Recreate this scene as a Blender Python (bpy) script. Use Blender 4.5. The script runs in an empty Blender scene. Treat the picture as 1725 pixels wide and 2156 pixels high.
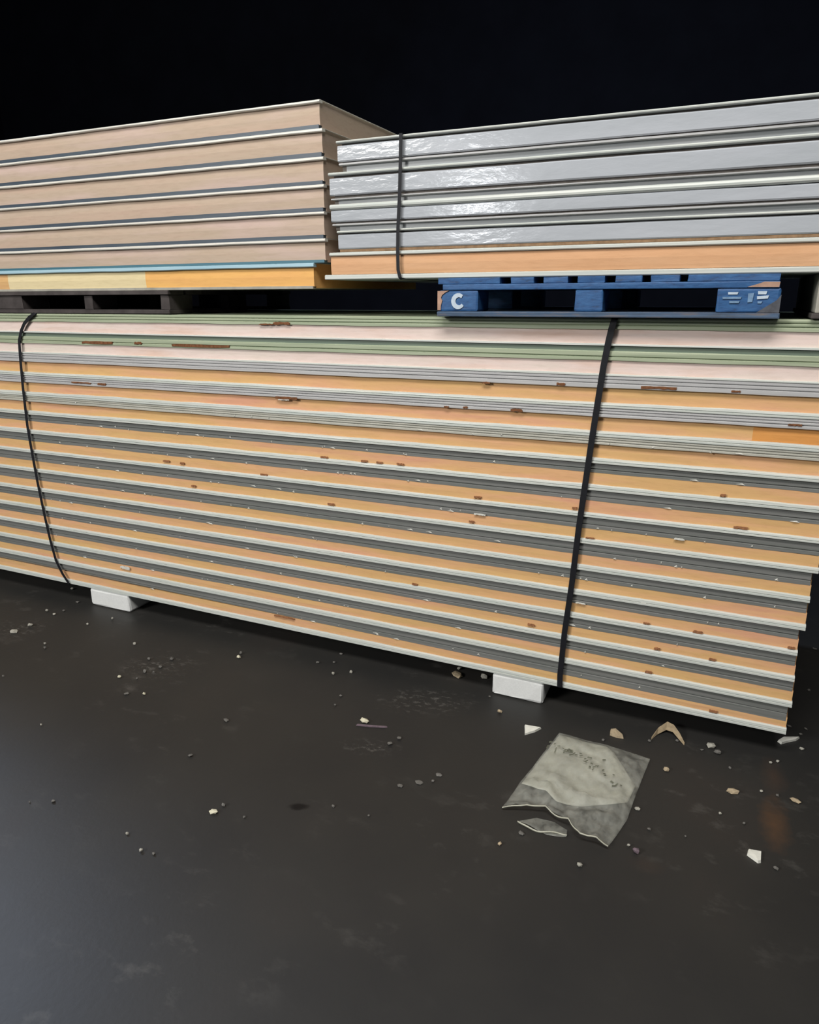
import bpy, bmesh, math, random
from mathutils import Vector, Matrix

C = bpy.context.scene.collection
SC = bpy.context.scene

# ------------------------------------------------------------------ camera
def make_camera():
    f_px, yaw, pitch, roll = 1500.0, math.radians(24.099), math.radians(16.982), math.radians(-0.315)
    fw = Vector((-math.sin(yaw) * math.cos(pitch), math.cos(yaw) * math.cos(pitch), -math.sin(pitch)))
    r = Vector((math.cos(yaw), math.sin(yaw), 0))
    u = r.cross(fw)
    r2 = math.cos(roll) * r + math.sin(roll) * u
    u2 = -math.sin(roll) * r + math.cos(roll) * u
    cd = bpy.data.cameras.new('camera')
    cd.sensor_fit = 'HORIZONTAL'
    cd.sensor_width = 36
    cd.lens = f_px * 36 / 1725
    cd.clip_start = 0.05
    cam = bpy.data.objects.new('camera', cd)
    C.objects.link(cam)
    m = Matrix((r2, u2, -fw)).transposed().to_4x4()
    m.translation = Vector((0, -2.4993, 1.578))
    cam.matrix_world = m
    SC.camera = cam
make_camera()

# ------------------------------------------------------------------ world, lights, exposure
w = bpy.data.worlds.new('world')
SC.world = w
w.use_nodes = True
bg = w.node_tree.nodes['Background']
bg.inputs['Color'].default_value = (0.80, 0.86, 1.0, 1)
bg.inputs['Strength'].default_value = 0.10

def area(name, loc, target, sx, sy, power, col):
    l = bpy.data.lights.new(name, 'AREA')
    l.shape = 'RECTANGLE'
    l.size, l.size_y, l.energy, l.color = sx, sy, power, col
    o = bpy.data.objects.new(name, l)
    C.objects.link(o)
    o.location = loc
    o.rotation_euler = (Vector(target) - Vector(loc)).to_track_quat('-Z', 'Y').to_euler()
    return o
area('light_ceiling', (-0.4, -3.4, 5.8), (-0.8, 0.0, 0.9), 4.0, 1.4, 440, (1.0, 0.97, 0.93))
area('light_left_bay', (-6.2, -8.6, 5.2), (-0.6, 0.0, 1.0), 2.2, 1.6, 820, (1.0, 0.98, 0.95))
area('light_lamp_behind', (-2.55, -4.97, 2.50), (-0.8, 0.0, 1.8), 0.42, 0.12, 20, (0.95, 0.97, 1.0))
area('light_high_window', (-8.6, 2.2, 5.6), (-1.6, -1.6, 0.0), 2.4, 1.2, 850, (0.66, 0.78, 1.0))

SC.view_settings.view_transform = 'Standard'
SC.view_settings.look = 'None'
SC.view_settings.exposure = -0.48
SC.view_settings.gamma = 1.0
SC.view_settings.use_curve_mapping = False

# ------------------------------------------------------------------ material helpers
def nt(name):
    m = bpy.data.materials.new(name)
    m.use_nodes = True
    t = m.node_tree
    return m, t, t.nodes['Principled BSDF']
def N(t, typ, **kw):
    n = t.nodes.new(typ)
    for k, v in kw.items():
        setattr(n, k, v)
    return n
def s2l(c):
    return tuple((x / 255 / 12.92 if x / 255 <= 0.04045 else ((x / 255 + 0.055) / 1.055) ** 2.4) for x in c) + (1,)
def coords(t, scale, use='Position'):
    geo = N(t, 'ShaderNodeNewGeometry')
    mp = N(t, 'ShaderNodeMapping')
    mp.inputs['Scale'].default_value = scale
    t.links.new(geo.outputs['Position'], mp.inputs['Vector'])
    return mp.outputs['Vector']
def noise(t, vec, scale, detail=4, rough=0.55):
    n = N(t, 'ShaderNodeTexNoise')
    n.inputs['Scale'].default_value = scale
    n.inputs['Detail'].default_value = detail
    n.inputs['Roughness'].default_value = rough
    t.links.new(vec, n.inputs['Vector'])
    return n.outputs['Fac']
def ramp(t, fac, stops):
    r = N(t, 'ShaderNodeValToRGB')
    el = r.color_ramp.elements
    while len(el) < len(stops):
        el.new(0.5)
    for e, (p, c) in zip(el, stops):
        e.position, e.color = p, c
    t.links.new(fac, r.inputs['Fac'])
    return r.outputs['Color']
def mix(t, fac, a, b, mode='MIX'):
    m = N(t, 'ShaderNodeMix', data_type='RGBA', blend_type=mode)
    for sock, v in ((m.inputs[0], fac), (m.inputs[6], a), (m.inputs[7], b)):
        if hasattr(v, 'is_linked'):
            t.links.new(v, sock)
        else:
            sock.default_value = v
    return m.outputs[2]
def bump(t, b, height, strength=0.3, dist=0.01):
    bn = N(t, 'ShaderNodeBump')
    bn.inputs['Strength'].default_value = strength
    bn.inputs['Distance'].default_value = dist
    t.links.new(height, bn.inputs['Height'])
    t.links.new(bn.outputs['Normal'], b.inputs['Normal'])

def foam_mat(name, stops, dirt=(120, 82, 50)):
    """cut polyurethane foam: long soft drifts of colour along the panel plus fine cells"""
    m, t, b = nt(name)
    f1 = noise(t, coords(t, (0.9, 1, 9)), 1.6, 3)
    col = ramp(t, f1, [(p, s2l(c)) for p, c in stops])
    f2 = noise(t, coords(t, (6, 10, 40)), 3.0, 5)
    d = ramp(t, f2, [(0.30, (0.90, 0.89, 0.87, 1)), (0.55, (1, 1, 1, 1))])
    col = mix(t, 0.7, col, d, 'MULTIPLY')
    t.links.new(col, b.inputs['Base Color'])
    b.inputs['Roughness'].default_value = 0.85
    b.inputs['Specular IOR Level'].default_value = 0.2
    bump(t, b, noise(t, coords(t, (60, 60, 120)), 3.0, 3), 0.12, 0.003)
    return m
def metal_mat(name, c1, c2, rough=0.42, metallic=0.0, spec=0.5):
    """painted sheet metal edge with drawn streaks along its length"""
    m, t, b = nt(name)
    f = noise(t, coords(t, (1.6, 30, 160)), 1.4, 4)
    col = ramp(t, f, [(0.32, s2l(c1)), (0.68, s2l(c2))])
    t.links.new(col, b.inputs['Base Color'])
    b.inputs['Roughness'].default_value = rough
    b.inputs['Metallic'].default_value = metallic
    b.inputs['Specular IOR Level'].default_value = spec
    bump(t, b, noise(t, coords(t, (8, 40, 120)), 2.0, 2), 0.05, 0.003)
    return m
def plain(name, c, rough=0.6, spec=0.4, var=0.12, scale=30):
    m, t, b = nt(name)
    f = noise(t, coords(t, (1, 1, 1)), scale, 4)
    c = s2l(c)
    lo = tuple(x * (1 - var) for x in c[:3]) + (1,)
    hi = tuple(min(1, x * (1 + var)) for x in c[:3]) + (1,)
    t.links.new(ramp(t, f, [(0.3, lo), (0.7, hi)]), b.inputs['Base Color'])
    b.inputs['Roughness'].default_value = rough
    b.inputs['Specular IOR Level'].default_value = spec
    return m

M = {}
M['foam_tan'] = foam_mat('foam_tan', [(0.30, (212, 158, 128)), (0.42, (216, 168, 126)), (0.55, (212, 170, 118)), (0.72, (210, 174, 116))])
M['foam_pink'] = foam_mat('foam_pink', [(0.3, (214, 182, 164)), (0.5, (222, 203, 195)), (0.7, (218, 207, 195))])
M['foam_amber'] = foam_mat('foam_amber', [(0.3, (206, 142, 78)), (0.6, (212, 150, 84)), (0.8, (208, 148, 92))])
M['foam_beige'] = foam_mat('foam_beige', [(0.3, (190, 166, 148)), (0.5, (186, 167, 148)), (0.7, (196, 174, 163))])
M['foam_orange'] = foam_mat('foam_orange', [(0.3, (226, 172, 108)), (0.6, (232, 182, 108)), (0.8, (228, 178, 120))])
M['foam_yellow'] = foam_mat('foam_yellow', [(0.3, (218, 202, 160)), (0.6, (222, 206, 164)), (0.8, (214, 204, 156))])
M['foam_wood'] = foam_mat('foam_wood', [(0.3, (206, 158, 118)), (0.6, (212, 168, 130)), (0.8, (198, 152, 108))])
M['lip_white'] = metal_mat('lip_white', (186, 193, 188), (206, 208, 201), 0.40)
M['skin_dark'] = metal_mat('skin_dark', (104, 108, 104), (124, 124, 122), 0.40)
M['skin_grey'] = metal_mat('skin_grey', (168, 168, 168), (186, 186, 186), 0.42)
M['skin_warm'] = metal_mat('skin_warm', (166, 166, 156), (186, 184, 174), 0.42)
M['skin_green'] = metal_mat('skin_green', (142, 154, 128), (172, 180, 154), 0.45)
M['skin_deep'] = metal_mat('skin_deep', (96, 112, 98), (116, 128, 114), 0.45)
M['skin_blue'] = metal_mat('skin_blue', (50, 62, 76), (70, 82, 92), 0.45)
M['skin_teal'] = metal_mat('skin_teal', (52, 98, 114), (70, 114, 128), 0.45)
M['lip_sky'] = metal_mat('lip_sky', (150, 188, 204), (176, 204, 214), 0.4)
M['lip_cream'] = metal_mat('lip_cream', (212, 210, 200), (228, 224, 214), 0.4)
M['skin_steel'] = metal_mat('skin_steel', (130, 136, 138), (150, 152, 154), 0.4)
M['strap'] = plain('strap_plastic', (20, 21, 26), 0.6, 0.3, 0.2, 60)
M['rust'] = plain('rust_brown', (116, 78, 54), 0.9, 0.1, 0.35, 90)
M['dull_brown'] = plain('dull_brown', (138, 112, 86), 0.9, 0.1, 0.2, 60)
M['core_edge'] = plain('dusty_core', (122, 116, 110), 0.9, 0.1, 0.15, 60)
M['bite'] = plain('foam_bite', (146, 102, 72), 0.95, 0.1, 0.3, 120)
M['fleck'] = plain('foam_fleck', (206, 206, 198), 0.8, 0.3, 0.1)
M['block'] = plain('white_foam_block', (224, 226, 224), 0.8, 0.3, 0.05, 160)
M['wood_dark'] = plain('weathered_wood', (72, 67, 66), 0.85, 0.2, 0.3, 14)
M['wood_grey'] = plain('grey_timber', (160, 158, 148), 0.85, 0.2, 0.2, 14)
M['wood_stain'] = plain('dirty_wood', (84, 86, 92), 0.85, 0.2, 0.25, 40)
M['wood_raw'] = plain('raw_wood', (170, 138, 120), 0.85, 0.2, 0.25, 25)
M['paint_faint'] = plain('faint_paint', (112, 142, 172), 0.6, 0.3, 0.2, 70)
M['paint_white'] = plain('white_paint', (184, 198, 210), 0.6, 0.4, 0.1, 60)

def film_mat():
    m, t, b = nt('grey_film')
    f = noise(t, coords(t, (1.2, 1, 6)), 1.5, 3)
    t.links.new(ramp(t, f, [(0.3, s2l((166, 171, 176))), (0.7, s2l((178, 182, 188)))]), b.inputs['Base Color'])
    b.inputs['Roughness'].default_value = 0.15
    b.inputs['Specular IOR Level'].default_value = 0.6
    # crumpled plastic film: creases stretched along the panel
    bump(t, b, noise(t, coords(t, (9, 30, 26)), 2.0, 3, 0.5), 0.24, 0.005)
    return m
M['film'] = film_mat()

def blue_mat():
    m, t, b = nt('blue_pallet_paint')
    f = noise(t, coords(t, (9, 9, 30)), 2.4, 6, 0.65)
    col = ramp(t, f, [(0.28, s2l((36, 52, 74))), (0.42, s2l((34, 76, 124))), (0.62, s2l((44, 92, 142))), (0.8, s2l((62, 106, 152)))])
    t.links.new(col, b.inputs['Base Color'])
    b.inputs['Roughness'].default_value = 0.6
    bump(t, b, f, 0.3, 0.004)
    return m
M['blue'] = blue_mat()
def bluegrey_mat():
    m, t, b = nt('worn_blue_board')
    f = noise(t, coords(t, (5, 9, 40)), 2.0, 6, 0.65)
    t.links.new(ramp(t, f, [(0.3, s2l((64, 72, 84))), (0.5, s2l((66, 88, 114))), (0.68, s2l((104, 98, 98)))]), b.inputs['Base Color'])
    b.inputs['Roughness'].default_value = 0.75
    return m
M['blue_worn'] = bluegrey_mat()

def floor_mat():
    m, t, b = nt('dark_oily_floor')
    f1 = noise(t, coords(t, (1, 1, 1)), 1.3, 5)
    col = ramp(t, f1, [(0.3, s2l((38, 38, 38))), (0.55, s2l((45, 44, 42))), (0.75, s2l((50, 46, 43)))])
    # pale scuffs
    f2 = noise(t, coords(t, (3.0, 4.5, 1)), 2.2, 7, 0.68)
    sc = ramp(t, f2, [(0.56, (0, 0, 0, 1)), (0.74, (1, 1, 1, 1))])
    f3 = noise(t, coords(t, (1, 1, 1)), 1.1, 2)
    sm = ramp(t, f3, [(0.45, (0.05, 0.05, 0.05, 1)), (0.65, (0.55, 0.55, 0.55, 1))])
    k = mix(t, 1.0, sc, sm, 'MULTIPLY')
    col = mix(t, k, col, s2l((96, 94, 90)))
    # rust-brown stain and a small oil spot, at their places on the floor
    def blob(cx, cy, rx, ry, rot, soft, nz):
        geo = N(t, 'ShaderNodeNewGeometry')
        mp = N(t, 'ShaderNodeMapping', vector_type='TEXTURE')
        mp.inputs['Location'].default_value = (cx, cy, 0)
        mp.inputs['Rotation'].default_value = (0, 0, rot)
        mp.inputs['Scale'].default_value = (rx, ry, 1)
        t.links.new(geo.outputs['Position'], mp.inputs['Vector'])
        ln = N(t, 'ShaderNodeVectorMath', operation='LENGTH')
        t.links.new(mp.outputs['Vector'], ln.inputs[0])
        ad = N(t, 'ShaderNodeMath', operation='MULTIPLY_ADD')
        t.links.new(noise(t, coords(t, (1, 1, 1)), nz, 5, 0.65), ad.inputs[0])
        ad.inputs[1].default_value = 1.1
        t.links.new(ln.outputs['Value'], ad.inputs[2])
        return ramp(t, ad.outputs[0], [(1.0 - soft, (1, 1, 1, 1)), (1.0, (0, 0, 0, 1))]) if False else \
            ramp_r(ad.outputs[0], soft)
    def ramp_r(v, soft):
        mr = N(t, 'ShaderNodeMapRange')
        mr.inputs['From Min'].default_value = 1.5
        mr.inputs['From Max'].default_value = 1.5 - soft
        t.links.new(v, mr.inputs['Value'])
        return mr.outputs['Result']
    def scaled(v, k):
        mm = N(t, 'ShaderNodeMath', operation='MULTIPLY')
        t.links.new(v, mm.inputs[0])
        mm.inputs[1].default_value = k
        return mm.outputs[0]
    col = mix(t, scaled(blob(0.282, -0.36, 0.055, 0.16, 0.0, 0.9, 22), 0.8), col, s2l((84, 62, 44)))
    col = mix(t, scaled(blob(0.29, -0.12, 0.05, 0.13, 0.0, 0.8, 9), 0.35), col, s2l((80, 60, 46)))
    col = mix(t, scaled(blob(-0.06, -0.70, 0.06, 0.05, 0.0, 0.8, 9), 0.2), col, s2l((70, 54, 44)))
    col = mix(t, scaled(blob(-1.115, -0.895, 0.042, 0.020, 0.4, 0.5, 12), 1.0), col, s2l((7, 7, 8)))
    sp = ramp(t, noise(t, coords(t, (14, 22, 1)), 2.0, 6, 0.7), [(0.52, (0, 0, 0, 1)), (0.66, (1, 1, 1, 1))])
    for cx, cy, rx, ry, rot in ((-3.08, -0.36, 0.16, 0.14, 0.6), (-2.20, -0.38, 0.20, 0.12, 0.5), (-0.98, -0.16, 0.26, 0.12, 0.3), (-1.05, -0.52, 0.14, 0.06, 0.3)):
        col = mix(t, mix(t, 1.0, scaled(blob(cx, cy, rx, ry, rot, 0.8, 6), 0.7), sp, 'MULTIPLY'), col, s2l((104, 102, 98)))
    t.links.new(col, b.inputs['Base Color'])
    rr = N(t, 'ShaderNodeMapRange')
    rr.inputs['To Min'].default_value = 0.42
    rr.inputs['To Max'].default_value = 0.62
    t.links.new(f1, rr.inputs['Value'])
    t.links.new(rr.outputs['Result'], b.inputs['Roughness'])
    b.inputs['Specular IOR Level'].default_value = 0.35
    bump(t, b, noise(t, coords(t, (1, 1, 1)), 55, 5), 0.10, 0.004)
    return m
M['floor'] = floor_mat()
M['wall'] = plain('dark_wall', (15, 17, 24), 0.95, 0.05, 0.15, 2)

def film_clear():
    m, t, b = nt('clear_plastic')
    f = noise(t, coords(t, (14, 10, 1)), 1.6, 4, 0.6)
    b.inputs['Base Color'].default_value = s2l((196, 198, 188))
    b.inputs['Roughness'].default_value = 0.28
    mr = N(t, 'ShaderNodeMapRange')
    mr.inputs['From Min'].default_value = 0.3
    mr.inputs['From Max'].default_value = 0.75
    mr.inputs['To Min'].default_value = 0.06
    mr.inputs['To Max'].default_value = 0.34
    t.links.new(f, mr.inputs['Value'])
    t.links.new(mr.outputs['Result'], b.inputs['Alpha'])
    return m
M['clear'] = film_clear()
def paper_mat():
    m, t, b = nt('grimy_paper')
    f = noise(t, coords(t, (1, 1, 1)), 9, 5, 0.6)
    col = ramp(t, f, [(0.3, s2l((150, 150, 136))), (0.6, s2l((176, 176, 162)))])
    t.links.new(col, b.inputs['Base Color'])
    b.inputs['Roughness'].default_value = 0.7
    return m
M['paper'] = paper_mat()
M['hem'] = plain('folded_film', (176, 176, 160), 0.4, 0.5, 0.15, 60)
M['ink'] = plain('smeared_print', (106, 108, 94), 0.8, 0.2, 0.3, 80)

# ------------------------------------------------------------------ object helpers
def link(name, me, mat=None, parent=None):
    o = bpy.data.objects.new(name, me)
    C.objects.link(o)
    if mat:
        me.materials.append(mat)
    if parent:
        o.parent = parent
    return o
def from_data(name, vs, fs, mat, parent=None, smooth=False, org=(0, 0, 0)):
    me = bpy.data.meshes.new(name)
    me.from_pydata([Vector(v) - Vector(org) for v in vs], [], fs)
    me.validate()
    bm = bmesh.new()
    bm.from_mesh(me)
    bmesh.ops.recalc_face_normals(bm, faces=bm.faces)
    bm.to_mesh(me)
    bm.free()
    for p in me.polygons:
        p.use_smooth = smooth
    return link(name, me, mat, parent)
def thing(name, label, cat, loc=(0, 0, 0), group=None):
    o = bpy.data.objects.new(name, None)
    C.objects.link(o)
    o.location = loc
    o.empty_display_size = 0.1
    return tag(o, label, cat, group)
def tag(o, label, cat, group=None):
    o['label'] = label
    o['category'] = cat
    if group:
        o['group'] = group
    return o
def struct(o):
    o['kind'] = 'structure'
    return o
def box_data(x0, x1, y0, y1, z0, z1):
    v = [(x, y, z) for x in (x0, x1) for y in (y0, y1) for z in (z0, z1)]
    f = [(0, 1, 3, 2), (4, 6, 7, 5), (0, 4, 5, 1), (2, 3, 7, 6), (0, 2, 6, 4), (1, 5, 7, 3)]
    return v, f
def box(name, x0, x1, y0, y1, z0, z1, mat, parent=None, org=(0, 0, 0), bev=0.0, jit=0.0, seed=0):
    v, f = box_data(x0, x1, y0, y1, z0, z1)
    me = bpy.data.meshes.new(name)
    me.from_pydata([Vector(p) - Vector(org) for p in v], [], f)
    bm = bmesh.new()
    bm.from_mesh(me)
    bmesh.ops.recalc_face_normals(bm, faces=bm.faces)
    if bev:
        bmesh.ops.bevel(bm, geom=bm.edges[:], offset=bev, segments=2, profile=0.6, affect='EDGES')
    if jit:
        rnd = random.Random(seed)
        for q in bm.verts:
            q.co += Vector((rnd.uniform(-jit, jit), rnd.uniform(-jit, jit), 0))
    bm.to_mesh(me)
    bm.free()
    return link(name, me, mat, parent)

def wave(seed, amp, fine=0.5):
    """a smooth wobble along x"""
    r = random.Random(seed)
    ks = [(r.uniform(0.4, 1.2), r.uniform(0, 6.3), 1.0), (r.uniform(2, 4), r.uniform(0, 6.3), 0.6),
          (r.uniform(7, 12), r.uniform(0, 6.3), fine), (r.uniform(20, 34), r.uniform(0, 6.3), fine * 0.7)]
    return lambda x: amp * sum(a * math.sin(k * x + p) for k, p, a in ks) / 2.0
def stations(x0, x1, step=0.028, near=-3.6):
    xs = [x0]
    s = max(x0, near)
    if x0 < near:
        xs += [x0 + (near - x0) * k / 8 for k in range(1, 8)]
    n = max(2, int((x1 - s) / step))
    if s > x0 + 1e-6:
        xs.append(s)
    xs += [s + (x1 - s) * k / n for k in range(1, n + 1)]
    return xs
def extrude(name, prof, x0, x1, mat, parent, org, step=0.028, smooth=False):
    """prof: closed list of (y, z, wobble function for z or None, wobble function for y or None), swept along x"""
    xs = stations(x0, x1, step)
    vs, fs, n = [], [], len(prof)
    for x in xs:
        for y, z, wz, wy in prof:
            vs.append((x, y + (wy(x) if wy else 0), z + (wz(x) if wz else 0)))
    for i in range(len(xs) - 1):
        for k in range(n):
            k2 = (k + 1) % n
            fs.append((i * n + k, i * n + k2, (i + 1) * n + k2, (i + 1) * n + k))
    fs.append(tuple(range(n - 1, -1, -1)))
    L = (len(xs) - 1) * n
    fs.append(tuple(L + k for k in range(n)))
    return from_data(name, vs, fs, mat, parent, smooth, org)

def patch(name, cx, cz, wd, ht, y, mat, parent, org, seed, thick=0.003):
    """a small ragged patch lying on the panel edge"""
    r = random.Random(seed)
    n = 9
    up = [(-0.5 + k / (n - 1), 0.5 - abs(r.gauss(0, 0.22)) * (0.5 if 0 < k < n - 1 else 1.4)) for k in range(n)]
    dn = [(0.5 - k / (n - 1), -0.5 + abs(r.gauss(0, 0.16))) for k in range(n)]
    pts = [(cx + a * wd, cz + b * ht) for a, b in up + dn]
    m = len(pts)
    vs = [(p[0], y - thick, p[1]) for p in pts] + [(p[0], y + 0.002, p[1]) for p in pts]
    fs = [tuple(range(m)), tuple(range(2 * m - 1, m - 1, -1))] + [(k, (k + 1) % m, m + (k + 1) % m, m + k) for k in range(m)]
    return from_data(name, vs, fs, mat, parent, False, org)

# ------------------------------------------------------------------ the place
fl = struct(box('floor', -14, 10, -9, 9, -0.1, 0.0, M['floor']))
struct(box('wall_back', -14, 10, 8.8, 9.0, 0.0, 7.0, M['wall']))
struct(box('wall_left', -14.2, -14, -9, 9, 0.0, 7.0, M['wall']))
struct(box('wall_right', 10, 10.2, -9, 9, 0.0, 7.0, M['wall']))
struct(box('ceiling', -14.2, 10.2, -9, 9, 7.0, 7.1, M['wall']))

# ------------------------------------------------------------------ lower stack
ZO = 1.203
# heights of every edge, from the top of the stack down (relative to the underside of the third panel)
ZL = [0.2967, 0.2589, 0.2077, 0.1900, 0.1565, 0.1081, 0.0672, 0.0192, -0.0013, -0.0339, -0.0787, -0.1017, -0.1306, -0.1749,
      -0.1979, -0.2312, -0.2723, -0.2965, -0.3348, -0.3771, -0.3978, -0.4406, -0.4771, -0.4994, -0.5435, -0.5799, -0.6040,
      -0.6419, -0.6785, -0.7048, -0.7400, -0.7758, -0.8005, -0.8381, -0.8718, -0.8986, -0.9351, -0.9692, -0.9973, -1.0406,
      -1.0758, -1.1050]
ZL = [z + ZO for z in ZL]
XL = -5.7
# (top, foam top, lip top, bottom, right end)
rows = [(ZL[0], ZL[1], ZL[2] + 0.007, ZL[2], 0.345), (ZL[2], ZL[4], ZL[5] + 0.008, ZL[5], 0.350)]
ends = [0.345, 0.352, 0.340, 0.338, 0.336, 0.330, 0.3195, 0.321, 0.310, 0.3145, 0.320, 0.316]
for k in range(12):
    rows.append((ZL[5 + 3 * k], ZL[6 + 3 * k], ZL[7 + 3 * k], ZL[8 + 3 * k], ends[k]))
ordn = ['topmost', 'second', 'third', 'fourth', 'fifth', 'sixth', 'seventh', 'eighth', 'ninth', 'tenth', 'eleventh', 'twelfth']
looks = {0: 'green ribbed skin over pinkish white foam', 1: 'green skin with rusty gouges over pinkish white foam',
         2: 'light grey skin under the two green panels', 3: 'light grey skin and orange tan foam',
         4: 'beige grey skin, lowest of the pale ones'}
D = 1.0
lower = []
for i, (zt, zf, zl, zb, xe) in enumerate(rows):
    where = (ordn[i] + ' panel of the lower stack') if i < 10 else \
        {10: 'fourth panel from the floor in the lower stack', 11: 'third panel from the floor in the lower stack',
         12: 'second panel from the floor in the lower stack', 13: 'bottom panel of the lower stack, on the white blocks'}[i]
    look = looks.get(i, 'dark grey top edge')
    org = (-2.7, 0.5, zb)
    t = thing('sandwich_panel', '%s, %s' % (where, look), 'panel', org, 'sandwich panels of the lower strapped stack')
    lower.append((t, org))
    s = 1000 + 17 * i
    pale = i < 5
    # the recessed edges sit a little lower than the proud lip in front of them
    sl = (1.578 - (zt + zb) / 2) / 2.5
    zl -= (0.016 if pale else 0.010) * sl * (0.6 if i < 2 else 1.0)
    zf -= (0.003 if pale else 0.009) * sl
    # -- foam core
    if i < 2:
        yf = 0.010
    elif pale:
        yf = 0.016
    else:
        yf = 0.011
    w1, w2 = wave(s + 1, 0.0030 if 2 <= i < 6 else 0.0016, 0.9), wave(s + 2, 0.0014, 0.9)
    if i == 13:
        w2 = lambda x: 0.006 - 0.0078 * max(-1.0, min(2.5, x + 2.2))      # this skin widens towards the right
    prof = [(yf, zl - 0.003, None, None), (yf, (zl + zf) / 2, None, wave(s + 3, 0.0015)), (yf, zf + 0.002, None, None), (0.022, zf + 0.002, None, None),
            (0.022, zt - 0.002, None, None), (D, zt - 0.002, None, None), (D, zb + 0.002, None, None), (0.022, zb + 0.002, None, None), (0.022, zl - 0.003, None, None)]
    if i == 3:
        extrude('foam_core', prof, XL, 0.085, M['foam_tan'], t, org)
        o = extrude('foam_core', prof, 0.085, xe, M['foam_amber'], t, org)
        o['label'] = 'short amber length of foam'
    else:
        extrude('foam_core', prof, XL, xe, M['foam_pink'] if i < 2 else M['foam_tan'], t, org)
    # -- bottom skin with its bright folded lip
    zm = zb + (zl - zb) * 0.45
    lipm = M['lip_white'] if i >= 2 else M['lip_white']
    if i < 2:
        prof = [(0.001, zb, None, None), (0.001, zl - 0.002, w1, None), (0.005, zl, w1, None), (0.022, zl, None, None), (0.022, zb + 0.002, None, None), (D, zb + 0.002, None, None), (D, zb, None, None)]
    else:
        prof = [(0.003, zb, None, None), (0.000, zb + 0.002, None, None), (0.000, zm - 0.0015, None, None), (0.0048, zm, None, None), (0.001, zm + 0.002, None, None),
                (0.002, zl - 0.003, w1, None), (0.007, zl, w1, None), (0.022, zl, None, None), (0.022, zb + 0.002, None, None), (D, zb + 0.002, None, None), (D, zb, None, None)]
    o = extrude('bottom_skin', prof, XL, xe + 0.002, lipm, t, org)
    o['label'] = 'bright pale metal lip along the bottom edge'
    # -- top skin: ribbed edge, recessed when dark
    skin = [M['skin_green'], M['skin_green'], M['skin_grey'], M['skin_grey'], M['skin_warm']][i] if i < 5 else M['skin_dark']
    y0 = 0.003 if pale else 0.010
    h = zt - zf
    zmid = zf + 0.38 * h
    ztop = zt - 0.0005
    if i == 1:
        # deep green channel above the lighter green rib band
        zc = ZL[3]
        prof = [(y0 + 0.006, ztop, None, None), (y0 + 0.006, zc, None, None), (y0 + 0.020, zc, None, None), (y0 + 0.020, ztop, None, None)]
        o = extrude('channel', prof, XL, xe - 0.004, M['skin_deep'], t, org)
        o['label'] = 'dark green channel under the upper panel'
        h = zc - zf
        zmid = zf + 0.45 * h
        zq = zc
    else:
        zq = ztop
    prof = [(y0 + 0.006, zf, w2, None), (y0, zf + 0.002, w2, None), (y0, zmid - 0.003, None, None), (y0 + 0.005, zmid, None, None), (y0, zmid + 0.003, None, None)]
    if pale and i != 1:
        z2 = zf + 0.68 * h
        prof += [(y0, z2 - 0.003, None, None), (y0 + 0.005, z2, None, None), (y0, z2 + 0.003, None, None)]
    prof += [(y0, zq - 0.003, None, None), (y0 + 0.003, zq, None, None)]
    if i == 1:
        prof += [(0.021, zq, None, None), (0.021, zf, None, None)]
    else:
        prof += [(D, ztop, None, None), (D, zt - 0.002, None, None), (0.0215, zt - 0.002, None, None), (0.0215, zf, None, None)]
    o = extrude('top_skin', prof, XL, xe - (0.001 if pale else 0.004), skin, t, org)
    # -- white flecks of foam caught along the dark edges
    if i >= 4:
        r = random.Random(s + 9)
        vs, fs = [], []
        for q in range(20 if 5 <= i <= 9 else 12):
            x = r.uniform(-3.2, xe - 0.06)
            z = zf + r.uniform(0.001, 0.010)
            wd, ht = r.choice([0.006, 0.008, 0.012, 0.030]), r.uniform(0.004, 0.010)
            if wd > 0.02:
                ht = 0.004
            b0 = len(vs)
            y = y0 - 0.001
            vs += [(x - wd / 2, y, z), (x + wd / 2, y, z - 0.002), (x + wd * 0.2, y, z + ht), (x, y - 0.004, z + ht * 0.3), (x + r.uniform(-.3, .3) * wd, y + 0.004, z + ht * 0.4)]
            fs += [(b0, b0 + 1, b0 + 3), (b0 + 1, b0 + 2, b0 + 3), (b0 + 2, b0, b0 + 3), (b0, b0 + 4, b0 + 1), (b0 + 1, b0 + 4, b0 + 2), (b0 + 2, b0 + 4, b0)]
        o = from_data('foam_flecks', vs, fs, M['fleck'], t, False, org)
        o['kind'] = 'stuff'

def owner(z):
    for (t, org), (zt, zf, zl, zb, xe), i in zip(lower, rows, range(14)):
        if zb <= z <= zt:
            return t, org, (zt, zf, zl, zb), i
    return lower[-1][0], lower[-1][1], rows[-1][:4], 13
RUST = [(-1.679, 1.4689, 0.079, 0.0148), (-1.754, 1.4644, 0.07, 0.0075), (-2.699, 1.3721, 0.19, 0.0193), (-2.451, 1.3752, 0.045, 0.0146), (-2.101, 1.3707, 0.31, 0.018), (-2.837, 1.1822, 0.125, 0.0136), (-2.704, 1.1813, 0.051, 0.0134), (-0.214, 1.278, 0.112, 0.0155), (-0.811, 1.2694, 0.031, 0.0102), (-0.538, 1.2762, 0.03, 0.0131), (0.02, 1.2775, 0.027, 0.0045), (-1.677, 1.1687, 0.105, 0.0177), (-0.693, 1.176, 0.044, 0.0137), (-0.889, 1.1752, 0.019, 0.0106), (-0.964, 1.1726, 0.019, 0.0071), (0.2, 1.1825, 0.039, 0.0059)]
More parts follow.
